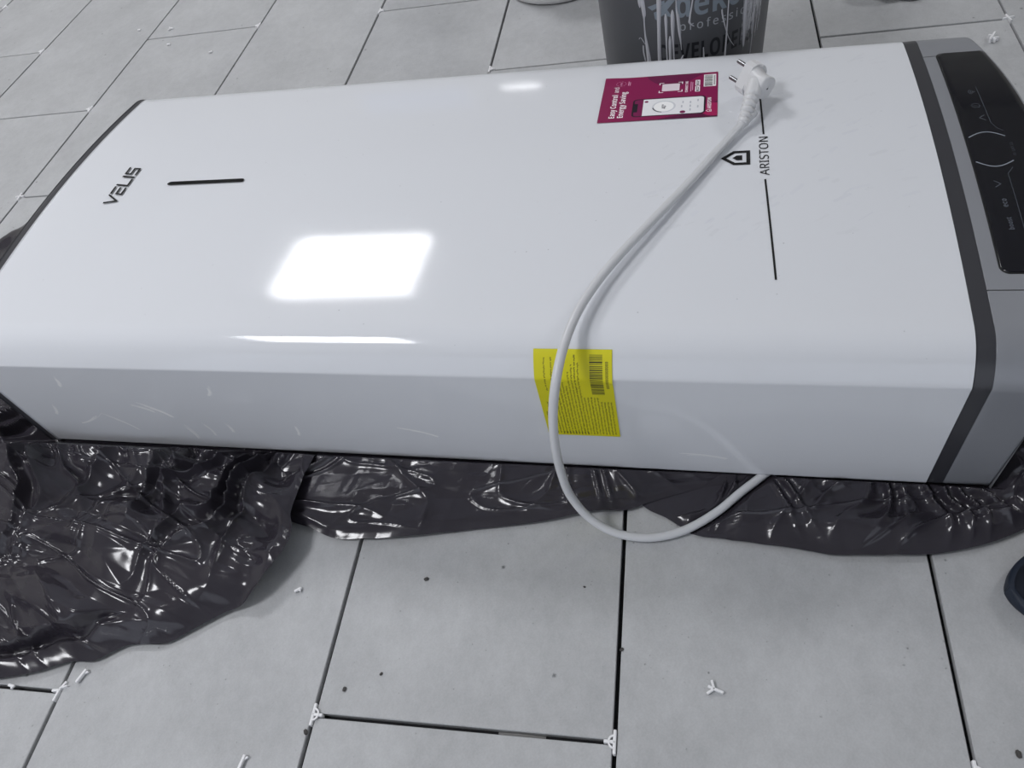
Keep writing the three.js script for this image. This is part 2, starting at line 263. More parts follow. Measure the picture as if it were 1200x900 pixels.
// touch panel: black glass in a thin gasket, printed symbols
{
  const zA = -0.462, zB = -0.0925;
  const pane = (grow, y0, y1, uvOn) => {
    const nz = 60, nx = 12, za = zA - grow, zb = zB + grow, rr = 0.007 + grow;
    const edge = (z) => { const d = Math.min(z - za, zb - z); const q = d < rr ? rr - Math.sqrt(Math.max(0, rr * rr - (rr - d) * (rr - d))) : 0; return [0.0302 - grow + q, capEnd(z, 0.22) - 0.0042 + grow * 0.4 - q * 0.25]; };
    const zs = []; for (let i = 0; i <= nz; i++) { const t = i / nz; zs.push(lerp(za, zb, 0.5 - 0.5 * Math.cos(Math.PI * t) * (0.35 + 0.65 * 1))); }
    zs[0] = za + 1e-5; zs[nz] = zb - 1e-5;
    const P = zs.map((z) => { const [a, b] = edge(z), o = []; o.push(V(a, topY(z) + y0, z)); for (let j = 0; j <= nx; j++) { const c = j === 0 ? 0.0003 : j === nx ? -0.0003 : 0; o.push(V(lerp(a, b, j / nx) + c, topY(z) + y1, z)); } o.push(V(b, topY(z) + y0, z)); return o; });
    const inner = P[0].map((p) => V(p.x, topY(p.z) + y0, p.z)), outer = P[nz].map((p) => V(p.x, topY(p.z) + y0, p.z));
    return gridGeo([inner, ...P, outer], (i, j, p) => [(-p.z - 0.09) / 0.375, 1 - (p.x - 0.025) / 0.08], false);
  };
  const [pc, g] = makeCanvas(2048, 437), S = 2048 / 0.375, X = (z) => (-z - 0.09) * S, Y = (x) => (x - 0.025) * S;
  g.fillStyle = '#12121a'; g.fillRect(0, 0, 2048, 437);
  g.lineCap = 'round'; g.lineJoin = 'round';
  const path = (col, w, pts) => { g.strokeStyle = col; g.lineWidth = w; g.beginPath(); pts.forEach(([x, z], i) => (i ? g.lineTo(X(z), Y(x)) : g.moveTo(X(z), Y(x)))); g.stroke(); };
  const curve = (a, m, b) => { const o = []; for (let i = 0; i <= 20; i++) { const t = i / 20; o.push([lerp(a[0], b[0], t), lerp(a[1], b[1], t) + m * Math.sin(Math.PI * t)]); } return o; };
  path('#8b929c', 8, curve([0.033, -0.2825], -0.008, [0.0655, -0.2825])); path('#8b929c', 8, curve([0.033, -0.2415], 0.008, [0.0655, -0.2415]));
  path('#565b64', 5, [[0.053, -0.3105], [0.0485, -0.3175], [0.0535, -0.3215]].map((p, i) => [[0.0535, -0.312], [0.0485, -0.3165], [0.0535, -0.321]][i]));
  path('#565b64', 5, [[0.0435, -0.2115], [0.0485, -0.207], [0.0435, -0.2025]]);
  path('#4d525a', 3.5, [[0.056, -0.378], [0.0575, -0.306], [0.0615, -0.296], [0.066, -0.292]]); path('#4d525a', 3.5, [[0.063, -0.231], [0.0575, -0.222], [0.0572, -0.149], [0.0565, -0.13]]);
  g.strokeStyle = '#4a4f57'; g.lineWidth = 4;
  for (const r of [10, 20, 30]) { g.beginPath(); g.arc(X(-0.368), Y(0.0525), r, Math.PI * 1.2, Math.PI * 1.8); g.stroke(); } g.beginPath(); g.arc(X(-0.368), Y(0.0525), 3, 0, 7); g.stroke();
  g.beginPath(); g.arc(X(-0.34), Y(0.049), 22, -Math.PI * 0.35, Math.PI * 1.35); g.stroke(); g.beginPath(); g.moveTo(X(-0.34), Y(0.0515) - 40); g.lineTo(X(-0.34), Y(0.049)); g.stroke();
  g.fillStyle = '#5a5f68'; g.textAlign = 'center'; g.textBaseline = 'middle'; g.font = 'bold 40px sans-serif'; g.fillText('eco', X(-0.18), Y(0.047)); g.font = 'bold 34px sans-serif'; g.fillText('boost', X(-0.152), Y(0.047));
  g.fillStyle = '#3d4149'; g.font = '24px sans-serif'; g.fillText('40  MAX 80', X(-0.26), Y(0.069));
  mesh('panel_gasket', pane(0.0016, -0.001, 0.0004), std({ color: 0x101114, roughness: 0.5 }), heater);
  mesh('control_panel', pane(0, -0.001, 0.0011), phys({ map: tex(pc), roughness: 0.06, ior: 1.5 }), heater, 'black glass touch panel with faint grey symbols');
}
// flat print on the cover. Art space: right = away from the viewer (-z), up = towards the left end (-x)
function printed(name, shapes, label, seg = 6, mat = printMat) {
  const g = new THREE.ShapeGeometry(shapes, seg), p = g.attributes.position;
  for (let i = 0; i < p.count; i++) { const z = -p.getX(i), x = -p.getY(i); p.setXYZ(i, x, topY(z) + 0.00022, z); }
  g.computeVertexNormals(); if (g.attributes.normal.getY(0) < 0) { const ix = g.index.array; for (let i = 0; i < ix.length; i += 3) [ix[i], ix[i + 1]] = [ix[i + 1], ix[i]]; g.computeVertexNormals(); }
  return mesh(name, g, mat, heater, label);
}
function poly(pts) { const s = new THREE.Shape(); pts.forEach(([a, b], i) => (i ? s.lineTo(a, b) : s.moveTo(a, b))); s.closePath(); return s; }
function strokeBar(ax, ay, bx, by, w) { const dx = bx - ax, dy = by - ay, l = Math.hypot(dx, dy), nx = (-dy / l) * w / 2, ny = (dx / l) * w / 2; return poly([[ax + nx, ay + ny], [bx + nx, by + ny], [bx - nx, by - ny], [ax - nx, ay - ny]]); }
const font = await new FontLoader().loadAsync('fonts/droid/droid_sans_regular.typeface.json');
{
  // status light slot: rounded bar with slanted ends
  const s = new THREE.Shape(), w = 0.0034; s.moveTo(0.2671 - w + 0, 0.8025); s.lineTo(0.2671 - w, 0.909); s.quadraticCurveTo(0.2671 - w, 0.9135, 0.2671, 0.9135); s.quadraticCurveTo(0.2671 + w, 0.9125, 0.2671 + w, 0.907); s.lineTo(0.2671 + w, 0.806); s.quadraticCurveTo(0.2671 + w, 0.8005, 0.2671, 0.8005); s.quadraticCurveTo(0.2671 - w, 0.8005, 0.2671 - w, 0.8025);
  printed('status_light_slot', s, 'long black slot of the status light', 8, phys({ color: 0x08080b, roughness: 0.15 }));
  // model lettering built from slanted strokes
  const L = [], X0 = 0.2285, H = 0.0205, Y0 = 0.9735, sl = 0.22, w2 = 0.0029;
  const q = (x, y) => [X0 + x + y * H * sl * 0 + y * 0.0035, Y0 + y * H];
  const st = (xa, ya, xb, yb, ww = w2) => L.push(strokeBar(...q(xa, ya), ...q(xb, yb), ww));
  st(0.0, 1, 0.0068, 0.0, 0.0031); st(0.0058, 0.02, 0.0165, 1, 0.0024);                                                 // V
  st(0.0185, 0.93, 0.034, 0.93); st(0.0185, 0.5, 0.033, 0.5); st(0.0185, 0.07, 0.033, 0.07); st(0.0197, 0.56, 0.0197, 0.0, 0.0027);   // E
  st(0.0375, 1, 0.0375, 0.0, 0.003); st(0.0365, 0.07, 0.052, 0.07);                                                     // L
  st(0.0555, 1, 0.0555, 0, 0.0032);                                                                                    // I
  st(0.0605, 0.93, 0.076, 0.93); st(0.0605, 0.5, 0.075, 0.5); st(0.0595, 0.07, 0.075, 0.07); st(0.0617, 1.0, 0.0617, 0.44, 0.0027); st(0.074, 0.56, 0.074, 0.0, 0.0027);   // S
  printed('lettering', L, 'black angular lettering reading VELIS');
  // maker's line, name and house emblem
  for (const [a, b, xa, xb] of [[0.0863, 0.2285, 0.1608, 0.1676], [0.3085, 0.385, 0.1674, 0.1692]]) {
    const n = 24, P = []; for (let i = 0; i <= n; i++) { const z = -lerp(a, b, i / n), x = -lerp(xa, xb, i / n); P.push([-0.0010, 0.0010].map((w) => V(x + w, topY(z) + 0.00022, z))); }
    mesh('emblem_line', gridGeo(P), printMat, heater, 'fine black line beside the maker name');
  }
  const word = font.generateShapes('ARISTON', 0.0125, 4), g = new THREE.ShapeGeometry(word); g.computeBoundingBox(); const bb = g.boundingBox;
  const kx = (0.3035 - 0.235) / (bb.max.x - bb.min.x), ky = 0.0098 / (bb.max.y - bb.min.y);
  const p = g.attributes.position; for (let i = 0; i < p.count; i++) { const a = 0.235 + (p.getX(i) - bb.min.x) * kx, b = 0.163 + (p.getY(i) - bb.min.y) * ky; p.setXYZ(i, -b, topY(-a) + 0.00022, -a); }
  { const ix = g.index.array; g.computeVertexNormals(); if (g.attributes.normal.getY(0) < 0) { for (let i = 0; i < ix.length; i += 3) [ix[i], ix[i + 1]] = [ix[i + 1], ix[i]]; g.computeVertexNormals(); } }
  mesh('lettering', g, printMat, heater, 'black maker name ARISTON along the face');
  const house = (s, cx, y) => [[cx - 0.0125 * s, y], [cx + 0.0125 * s, y], [cx + 0.0125 * s, y + 0.0175 * s], [cx, y + 0.031 * s], [cx - 0.0125 * s, y + 0.0175 * s]];
  const outer = poly(house(1, 0.2667, 0.1822)); outer.holes.push(new THREE.Path(house(0.68, 0.2667, 0.1862).map((a) => new THREE.Vector2(...a)).reverse()));
  printed('emblem', [outer, poly(house(0.33, 0.2667, 0.1905))], 'black house shaped emblem');
}
// stickers follow the curved cover
function sticker(name, sA, sB, xA, xB, mat, label, lift) {
  const n = 60, m = 24, P = [];
  for (let i = 0; i <= m; i++) { const row = []; for (let j = 0; j <= n; j++) { const s = lerp(sA, sB, j / n), x = lerp(xA, xB, i / m), q = onProfile(s), l = 0.00035 + (lift ? lift(i / m, j / n) : 0); row.push(V(x, q.y + q.ny * l, q.z + q.nz * l)); } P.push(row); }
  return mesh(name, gridGeo(P, (i, j) => [j / n, 1 - i / m], true), mat, heater, label);
}
{
  // crimson leaflet: 1.12 wide by 1.4 high in art space
  const [c, g] = makeCanvas(896, 1120); g.fillStyle = '#8b1450'; g.fillRect(0, 0, 896, 1120);
  g.fillStyle = '#6d1045'; g.beginPath(); g.moveTo(896, 420); g.quadraticCurveTo(640, 500, 640, 760); g.lineTo(896, 1000); g.fill();
  g.fillStyle = '#5b0f3c'; g.beginPath(); g.moveTo(0, 1120); g.lineTo(0, 560); g.quadraticCurveTo(60, 700, 110, 960); g.lineTo(300, 1120); g.fill();
  g.fillStyle = '#b01a5c'; g.beginPath(); g.arc(140, 1085, 120, 0, 7); g.fill();
  g.fillStyle = '#fff'; g.font = 'bold 78px sans-serif'; g.fillText('Easy Control', 66, 158); g.font = '72px sans-serif'; g.fillText('and', 575, 158); g.font = 'bold 78px sans-serif'; g.fillText('Energy Saving', 66, 240);
  g.strokeStyle = '#d79bb9'; g.lineWidth = 5; g.setLineDash([22, 12]); g.beginPath(); g.arc(765, 170, 48, 0, 7); g.stroke(); g.setLineDash([]); g.fillStyle = '#d79bb9'; g.font = 'bold 34px sans-serif'; g.fillText('eco', 735, 180); g.fillRect(720, 240, 90, 10); g.fillRect(720, 256, 70, 8);
  // telephone showing the control app
  g.fillStyle = '#1a1020'; g.beginPath(); g.roundRect(70, 320, 340, 690, 44); g.fill();
  g.fillStyle = '#7c1850'; g.beginPath(); g.roundRect(84, 336, 312, 120, 30); g.fill(); g.fillStyle = '#1a1020'; g.fillRect(160, 336, 160, 34);
  g.fillStyle = '#f1f1f4'; g.beginPath(); g.roundRect(84, 420, 312, 574, [0, 0, 34, 34]); g.fill();
  g.fillStyle = '#d9dae0'; g.beginPath(); g.arc(240, 620, 112, 0, 7); g.fill(); g.fillStyle = '#fff'; g.beginPath(); g.arc(240, 620, 94, 0, 7); g.fill(); g.strokeStyle = '#44404a'; g.lineWidth = 12; g.beginPath(); g.arc(240, 620, 104, Math.PI * 1.05, Math.PI * 1.45); g.stroke();
  g.fillStyle = '#44404a'; g.font = 'bold 56px sans-serif'; g.fillText('40°', 196, 640);
  g.fillStyle = '#7c1850'; g.beginPath(); g.arc(118, 800, 26, 0, 7); g.fill(); g.beginPath(); g.arc(350, 450, 18, 0, 7); g.fill();
  g.fillStyle = '#c6c7cf'; for (const [a, b] of [[150, 870], [220, 870], [290, 870], [220, 790], [300, 800], [200, 940], [320, 940]]) { g.beginPath(); g.roundRect(a - 18, b - 8, 44, 14, 6); g.fill(); }
  // corner brackets of the scan field (the code itself is left out), call to action, badges, barcode
  g.strokeStyle = '#fff'; g.lineWidth = 9; for (const [a, b, p, q] of [[520, 560, 1, 1], [720, 560, -1, 1], [520, 780, 1, -1], [720, 780, -1, -1]]) { g.beginPath(); g.moveTo(a + p * 40, b); g.lineTo(a, b); g.lineTo(a, b + q * 40); g.stroke(); }
  g.fillStyle = '#e9dbe3'; g.beginPath(); g.roundRect(545, 585, 150, 170, 10); g.fill();
  g.fillStyle = '#fff'; g.font = 'bold 36px sans-serif'; g.fillText('CONNECT ME', 496, 836); g.fillStyle = '#d79bb9'; g.fillRect(510, 860, 200, 8); g.fillRect(530, 876, 170, 8);
  g.fillStyle = '#f3eef1'; for (const a of [496, 624]) { g.beginPath(); g.roundRect(a, 905, 118, 46, 8); g.fill(); } g.fillStyle = '#333'; for (const a of [506, 634]) { g.fillRect(a, 916, 24, 24); g.fillRect(a + 34, 918, 66, 7); g.fillRect(a + 34, 932, 52, 7); }
  g.fillStyle = '#f6f6f6'; g.fillRect(590, 985, 260, 118); const r = rng(3); g.fillStyle = '#222'; for (let a = 604; a < 836;) { const w = 2 + r() * 6; g.fillRect(a, 994, w, 76); a += w + 2 + r() * 6; } for (let a = 620; a < 820; a += 16) g.fillRect(a, 1080, 9, 14);
  g.fillStyle = '#fff'; g.font = 'bold 50px sans-serif'; g.fillText('ARISTON', 150, 1062); g.strokeStyle = '#fff'; g.lineWidth = 6; g.beginPath(); g.moveTo(96, 1062); g.lineTo(96, 1034); g.lineTo(114, 1016); g.lineTo(132, 1034); g.lineTo(132, 1062); g.closePath(); g.stroke(); g.fillRect(108, 1044, 12, 10);
  sticker('leaflet_sticker', arcAt(-0.3485, topY(-0.3485)), arcAt(-0.457, topY(-0.457)), -0.3575, -0.2175, phys({ map: tex(c), roughness: 0.38 }), 'crimson advertising sticker showing a telephone', (i, j) => 0.0012 * smooth(0.8, 1, j) * smooth(0.25, 0, i));
}
{
  // yellow warning sheet: fine print in columns and a barcode, folded over the shoulder
  const [c, g] = makeCanvas(1024, 560); g.fillStyle = '#e0d80e'; g.fillRect(0, 0, 1024, 560);
  const r = rng(8); g.fillStyle = '#3d3a10';
  const starts = [[330, 34], [430, 60], [470, 86], [500, 112], [520, 138], [760, 164], [900, 190], [700, 216], [620, 242], [830, 268], [860, 294], [900, 320], [905, 346]];
  const line = (a, b, y, hgt) => { for (let x = a; x < b;) { const w = 14 + r() * 50; for (let q = x; q < Math.min(b, x + w); q += 8) g.fillRect(q, y + (r() < 0.3 ? -3 : 0), 5, hgt + (r() < 0.3 ? 3 : 0)); x += w + 9; } };
  let y = 26; for (let i = 0; i < 22; i++) { const end = i < 13 ? starts[i][0] + (i % 3) * 30 : i > 17 ? 500 : 560; g.fillStyle = `rgba(50,48,14,${0.65 + r() * 0.3})`; line(26 + (i % 2) * 4, i < 13 ? Math.min(980, end + 20) : end, y, 9); if (i < 13 && i > 3) line(20, 60, y + 2, 10); y += 23.8; }
  for (const [a, b] of [[70, 640], [120, 700]]) line(640, 960, a, 8);
  g.fillStyle = '#3a3710'; for (let a = 600; a < 985;) { const w = 3 + r() * 9; g.fillRect(a, 400, w, 92); a += w + 3 + r() * 8; }
  g.font = 'bold 28px sans-serif'; g.save(); for (let i = 0; i < 15; i++) g.fillText('0'[0], 680 + i * 17, 532); g.restore();
  const sTop = arcAt(-0.0045, 0.2115), sBot = arcAt(0.0026, 0.0765), sFold = (arcAt(0.0078, 0.1815) - sBot) / (sTop - sBot);
  sticker('warning_sticker', sBot, sTop, -0.3862, -0.3096, phys({ map: tex(c), roughness: 0.5 }), 'yellow warning sticker folded over the cover edge', (i, j) => 0.0016 * Math.exp(-Math.pow((j - sFold + 0.02) / 0.025, 2)) * smooth(0.86, 1, i) + 0.0006 * smooth(0.06, 0, i) * (1 - j));
}
// power cord and angled plug
let cordPts = [];
{
  const pts = [[-0.1774, 0.2405, -0.335], [-0.1939, 0.2365, -0.3116], [-0.2173, 0.2355, -0.2709], [-0.2514, 0.2355, -0.2084], [-0.2834, 0.2355, -0.1539], [-0.31, 0.234, -0.1092], [-0.328, 0.232, -0.0752], [-0.3412, 0.2305, -0.0421], [-0.3481, 0.2285, -0.0163], [-0.3534, 0.223, 0.0108], [-0.3578, 0.208, 0.0345], [-0.3622, 0.178, 0.05], [-0.3639, 0.138, 0.0591], [-0.363, 0.096, 0.0622], [-0.358, 0.061, 0.0662], [-0.3405, 0.03, 0.074], [-0.3138, 0.0135, 0.0814], [-0.2781, 0.0075, 0.0815], [-0.243, 0.0065, 0.0702], [-0.2083, 0.008, 0.0459], [-0.1837, 0.0085, 0.0204], [-0.1638, 0.0068, -0.0001], [-0.1455, 0.0056, -0.0185]];
  const cordMat = phys({ color: 0xd2d3d6, roughness: 0.36 });
  const curve = new THREE.CatmullRomCurve3(pts.map((p) => V(...p)), false, 'centripetal');
  cordPts = curve.getPoints(160);
  mesh('power_cord', new THREE.TubeGeometry(curve, 220, 0.0046, 14), cordMat, heater, 'pale grey cord looping over the side and under the heater');
  const plug = new THREE.Group(); plug.name = 'power_plug'; heater.add(plug); plug.userData.label = 'white two pin plug lying on the cover';
  // frame: X = pin direction, Y = from the upper pin to the lower pin, Z = cord side
  const d = V(-0.6, 0, -0.8).normalize(), e = V(-0.8, 0, 0.6), q = e.clone().multiplyScalar(0.55).add(V(0, -0.835, 0)).normalize(), n = new THREE.Vector3().crossVectors(d, q).normalize();
  plug.position.set(-0.1885, 0.2535, -0.3895); plug.setRotationFromMatrix(new THREE.Matrix4().makeBasis(d, q, n));
  const cordSide = Math.sign(n.dot(e));                               // +1 when local +Z runs towards the cord
  const plugMat = phys({ color: 0xd8d8da, roughness: 0.4 });
  // outline of the face: flattened circle with a notch at either end for the earth clips
  const face = new THREE.Shape(); const out = [[-0.0125, -0.0135], [0.0125, -0.0135], [0.0165, -0.0085], [0.0182, -0.0035], [0.0155, -0.0035], [0.0155, 0.0035], [0.0182, 0.0035], [0.0165, 0.0085], [0.0125, 0.0135], [-0.0125, 0.0135], [-0.0165, 0.0085], [-0.0182, 0.0035], [-0.0155, 0.0035], [-0.0155, -0.0035], [-0.0182, -0.0035], [-0.0165, -0.0085]];
  out.forEach(([a, b], i) => (i ? face.lineTo(b * 0.86, a) : face.moveTo(b * 0.86, a))); face.closePath();
  const fg = new THREE.ExtrudeGeometry(face, { depth: 0.0125, bevelEnabled: true, bevelSize: 0.0007, bevelThickness: 0.0007, bevelSegments: 2 });
  fg.applyMatrix4(new THREE.Matrix4().makeBasis(V(0, 0, 1), V(0, 1, 0), V(-1, 0, 0))); fg.translate(0, 0, -0.0055);   // shape (x,y)->(Z,Y), depth -> -X
  mesh('plug_face', fg, plugMat, plug);
  // grip: loft from the collar back to a narrower heel
  const ring = (x, a, b, pw = 3.2) => { const o = []; for (let i = 0; i <= 40; i++) { const t = (i / 40) * Math.PI * 2, c = Math.cos(t), s = Math.sin(t), k = Math.pow(Math.pow(Math.abs(c), pw) + Math.pow(Math.abs(s), pw), -1 / pw); o.push(V(x, a * c * k, b * s * k)); } return o; };
  const rings = [ring(-0.0125, 0.0152, 0.0105), ring(-0.016, 0.0135, 0.0108), ring(-0.022, 0.0122, 0.0112), ring(-0.029, 0.0122, 0.0112), ring(-0.0345, 0.0128, 0.0108), ring(-0.0368, 0.0112, 0.0092), ring(-0.0374, 0.001, 0.001)];
  mesh('plug_grip', gridGeo(rings, null, true).translate(0, 0, -0.0035), plugMat, plug);
  for (const s of [-1, 1]) {
    const pin = new THREE.CapsuleGeometry(0.0024, 0.0165, 6, 16); pin.rotateZ(Math.PI / 2); pin.translate(0.009, s * 0.0095, 0);
    mesh('pin', pin, std({ color: 0x8c8d90, roughness: 0.3, metalness: 1 }), plug, 'bright metal pin');
    mesh('earth_clip', box(-0.011, -0.0005, s > 0 ? 0.0149 : -0.0157, s > 0 ? 0.0157 : -0.0149, -0.0026, 0.0026), std({ color: 0xa8a9ad, roughness: 0.3, metalness: 1 }), plug);
  }
  // strain relief: ribbed sleeve from the grip to the cord, in the plug's own frame
  const toLocal = new THREE.Matrix4().makeBasis(d, q, n).invert();
  const end = curve.getPoint(0.035).sub(plug.position).applyMatrix4(toLocal), start = V(-0.023, 0.001, 0.002 * cordSide);
  const mid = start.clone().lerp(end, 0.55).add(V(-0.003, 0, 0.003 * cordSide));
  const sc = new THREE.CatmullRomCurve3([start, mid, end]), prof = [[0, 0.0095], [0.25, 0.0092], [0.5, 0.0084], [0.75, 0.0074], [0.98, 0.0064], [1, 0.0046]];
  const N = 40, fr = sc.computeFrenetFrames(N), P = [];
  for (let i = 0; i <= N; i++) { const t = i / N, c = sc.getPointAt(t); let k = 0; while (k < prof.length - 2 && prof[k + 1][0] < t) k++; let r = lerp(prof[k][1], prof[k + 1][1], (t - prof[k][0]) / (prof[k + 1][0] - prof[k][0])); const row = []; for (let j = 0; j <= 20; j++) { const a = (j / 20) * Math.PI * 2; const rib = t > 0.3 && t < 0.9 && Math.sin(t * 52) > 0.35 && Math.abs(Math.sin(a)) > 0.25 ? -0.0022 : 0; row.push(c.clone().addScaledVector(fr.normals[i], Math.cos(a) * (r + rib)).addScaledVector(fr.binormals[i], Math.sin(a) * (r + rib))); } P.push(row); }
  mesh('strain_relief', gridGeo(P, null, true), plugMat, plug, 'ribbed sleeve where the cord enters the plug');
}

// ---------------------------------------------------------------- crumpled black plastic sheet under the heater
const film = phys({ color: 0x322f36, roughness: 0.17, ior: 1.5, side: THREE.DoubleSide });
const sheet = thing('plastic_sheet', 'crumpled glossy black plastic sheet spread under the white heater', 'plastic sheet', [0, 0, 0]);
// facets: heights on a skewed grid joined by flat triangles, so the film breaks in straight creases
function hash(i, j, k) { let t = Math.imul(i, 374761393) ^ Math.imul(j, 668265263) ^ Math.imul(k, 2246822519); t = Math.imul(t ^ (t >>> 13), 1274126177); return ((t ^ (t >>> 16)) >>> 0) / 4294967296; }
function facet(x, z, k) { const u = x + z * 0.577, v = z * 1.155, i = Math.floor(u), j = Math.floor(v), a = u - i, b = v - j, q = (m, n) => hash(i + m, j + n, k); return a + b < 1 ? q(0, 0) * (1 - a - b) + q(1, 0) * a + q(0, 1) * b : q(1, 1) * (a + b - 1) + q(1, 0) * (1 - b) + q(0, 1) * (1 - a); }
function pleats(x, z, o) {       // long pinched folds fanning out from where the film is trapped under the heater
  let y = 0;
  for (const [ax, az, n, amp, r0, r1] of o.fans) { const dx = x - ax, dz = z - az, r = Math.hypot(dx, dz), th = Math.atan2(dx, dz) + 0.10 * n2(x * 9, z * 9); if (r > r1) continue; const t = tri(th * n / Math.PI + 0.35 * n2b(th * 2, ax * 9)); y += amp * (Math.pow(1 - t, 2.2) - 0.25) * smooth(0.0, r0, r) * smooth(r1, r0, r) * smooth(-0.5, 0.4, n2c(th * 2.2, ax * 5)); }
  return y;
}
const tri = (x) => Math.abs(2 * (x - Math.floor(x + 0.5)));
function crumple(x, z, o) {
  const c = Math.cos(o.dir), s = Math.sin(o.dir), wx = x + 0.007 * n2(x * 5, z * 5), wz = z + 0.007 * n2b(x * 5 + 9, z * 5);
  const p = (wx * c + wz * s) * o.sx, q = (-wx * s + wz * c) * o.sz, m = smooth(-0.3, 0.5, n2c(x * 6 + o.seed, z * 6)), m2 = smooth(0.1, 0.6, n2(x * 8, z * 8 + o.seed));
  const a = facet(p * 10 + q * 2, q * 10, o.seed), b = facet(p * 23 + 3, q * 23 - p * 5, o.seed + 9), e = facet(p * 48 + q * 13, q * 48 + 7, o.seed + 5), f = facet(p * 110 - q * 30, q * 110, o.seed + 7);
  const crease = Math.pow(1 - Math.abs(n2b(p * 5 + 2, q * 9)), 14) * 0.005 + Math.pow(1 - Math.abs(n2c(p * 9 + q * 5, q * 7 + 4)), 18) * 0.0028;   // thin pinched ridges
  return (a - 0.5) * 0.042 * o.big + (b - 0.5) * 0.016 * o.mid + ((e - 0.5) * 0.0065 * m + (f - 0.5) * 0.0022 * m2 + crease) * o.fine + pleats(x, z, o);
}
heater.updateMatrixWorld(true);
const cordPath = cordPts.map((p) => p.clone().applyMatrix4(heater.matrixWorld)).filter((p) => p.y < 0.03);
function cordCap(x, z) { let y = 1; for (const p of cordPath) { const d = Math.hypot(p.x - x, p.z - z); if (d < 0.03) y = Math.min(y, p.y - 0.0052 + Math.max(0, d - 0.004) * 0.9); } return y; }
function heaterCap(x, z) {            // the film passes under the heater and clears its edge
  const dx = x - 0.2402, dz = z + 0.4638, c = Math.cos(YAW), s = Math.sin(YAW), lx = dx * c + dz * s, lz = -dx * s + dz * c;
  return 0.0058 + Math.max(0, lz + 0.004, -BL - 0.012 - lx, lx - capEnd(clamp(lz, -0.53, 0), 0) + 0.003) * 1.3;
}
function resample(pts, n) { const c = new THREE.CatmullRomCurve3(pts.map(([x, z]) => V(x, 0, z)), false, 'centripetal'); c.arcLengthDivisions = 600; return Array.from({ length: n + 1 }, (_, i) => c.getPointAt(i / n)); }
function fold(front, back, nu, ns, o, label) {
  const F = resample(front, nu), B = resample(back, nu), P = [];
  for (let i = 0; i <= nu; i++) {
    const row = [], f = F[i], b = B[i], len = f.distanceTo(b), dir = b.clone().sub(f).divideScalar(len), u = i / nu;
    // the hem touches down here and there and lifts off the tiles in between
    const lift = 0.0025 + o.edge * Math.pow(facet(f.x * 17, f.z * 17, o.seed + 31), 1.5) + 0.002 * facet(f.x * 60, f.z * 60, 5);
    for (let k = 0; k <= ns; k++) {
      const s = k / ns, dist = s * len, p = f.clone().addScaledVector(dir, dist);
      const rise = 1 - Math.exp(-dist / o.reach), amp = smooth(0.0, o.reach, dist);
      const c = crumple(p.x, p.z, o);
      let y = lift + rise * o.base + c * lerp(0.12, 1, amp);
      if (o.hem) y += o.hem(u, s, dist, p);
      y = Math.min(Math.max(0.002 + 0.003 * facet(p.x * 40, p.z * 40, 77), y), heaterCap(p.x, p.z), o.cord ? Math.max(0.002, cordCap(p.x, p.z)) : 1);
      row.push(V(p.x, y, p.z));
    }
    P.push(row);
  }
  return mesh('fold', gridGeo(P, null, o.flip), film, sheet, label);
}
// big bunch at the left
fold([[-0.98, -0.17], [-0.8911, -0.1684], [-0.8071, -0.1832], [-0.7455, -0.1944], [-0.7061, -0.2038], [-0.6647, -0.2189], [-0.6387, -0.2217], [-0.605, -0.241], [-0.5594, -0.2469], [-0.5384, -0.2597], [-0.5036, -0.2832], [-0.4727, -0.2988], [-0.4504, -0.3346], [-0.4408, -0.3604], [-0.4424, -0.3821], [-0.4503, -0.3997], [-0.45, -0.44], [-0.445, -0.49]],
  [[-1.32, -0.70], [-1.2, -0.67], [-1.1, -0.635], [-1.0, -0.59], [-0.9, -0.545], [-0.83, -0.525], [-0.72, -0.52], [-0.6, -0.515], [-0.5, -0.51], [-0.46, -0.505]], 460, 300,
  { seed: 1, dir: 0.5, base: 0.02, edge: 0.007, reach: 0.04, big: 1.15, mid: 1.0, fine: 1.0, sx: 0.7, sz: 1.25, fans: [[-0.47, -0.56, 15, 0.026, 0.1, 0.34], [-0.88, -0.60, 15, 0.028, 0.1, 0.36], [-0.66, -0.60, 13, 0.02, 0.1, 0.3]], flip: false, hem: (u, s, d, p) => { const w = 0.036 + 0.008 * n2(p.x * 9, 3); return p.x < -0.6 ? 0.015 * (smooth(w, w + 0.003, d) * (1 - smooth(0.1, 0.3, d)) - 0.6 * Math.exp(-Math.pow((d - w + 0.003) / 0.005, 2))) * smooth(-0.6, -0.66, p.x) : 0.022 * smooth(-0.49, -0.455, p.x) * Math.exp(-d / 0.06); } }, 'large bunched part of the black sheet');
// smooth lap in the middle, lying over the right part
fold([[-0.52, -0.47], [-0.4988, -0.4501], [-0.4774, -0.4243], [-0.4671, -0.4037], [-0.43, -0.391], [-0.3975, -0.3794], [-0.3689, -0.3795], [-0.3181, -0.3836], [-0.269, -0.3919], [-0.2302, -0.3987], [-0.1917, -0.4043], [-0.1537, -0.411], [-0.0976, -0.4246], [-0.0631, -0.4278], [-0.0421, -0.4369], [-0.0054, -0.4508], [0.0222, -0.4591], [0.0514, -0.4674], [0.07, -0.475]],
  [[-0.51, -0.515], [-0.46, -0.512], [-0.3, -0.505], [-0.1, -0.497], [0.09, -0.487]], 380, 110,
  { seed: 2, dir: 0.12, base: 0.010, edge: 0.006, reach: 0.025, big: 0.35, mid: 0.55, fine: 0.9, sx: 0.55, sz: 1.2, fans: [[-0.52, -0.425, 13, 0.008, 0.06, 0.3], [-0.1, -0.56, 20, 0.006, 0.06, 0.2]], flip: false, cord: true }, 'flatter lap of the black sheet');
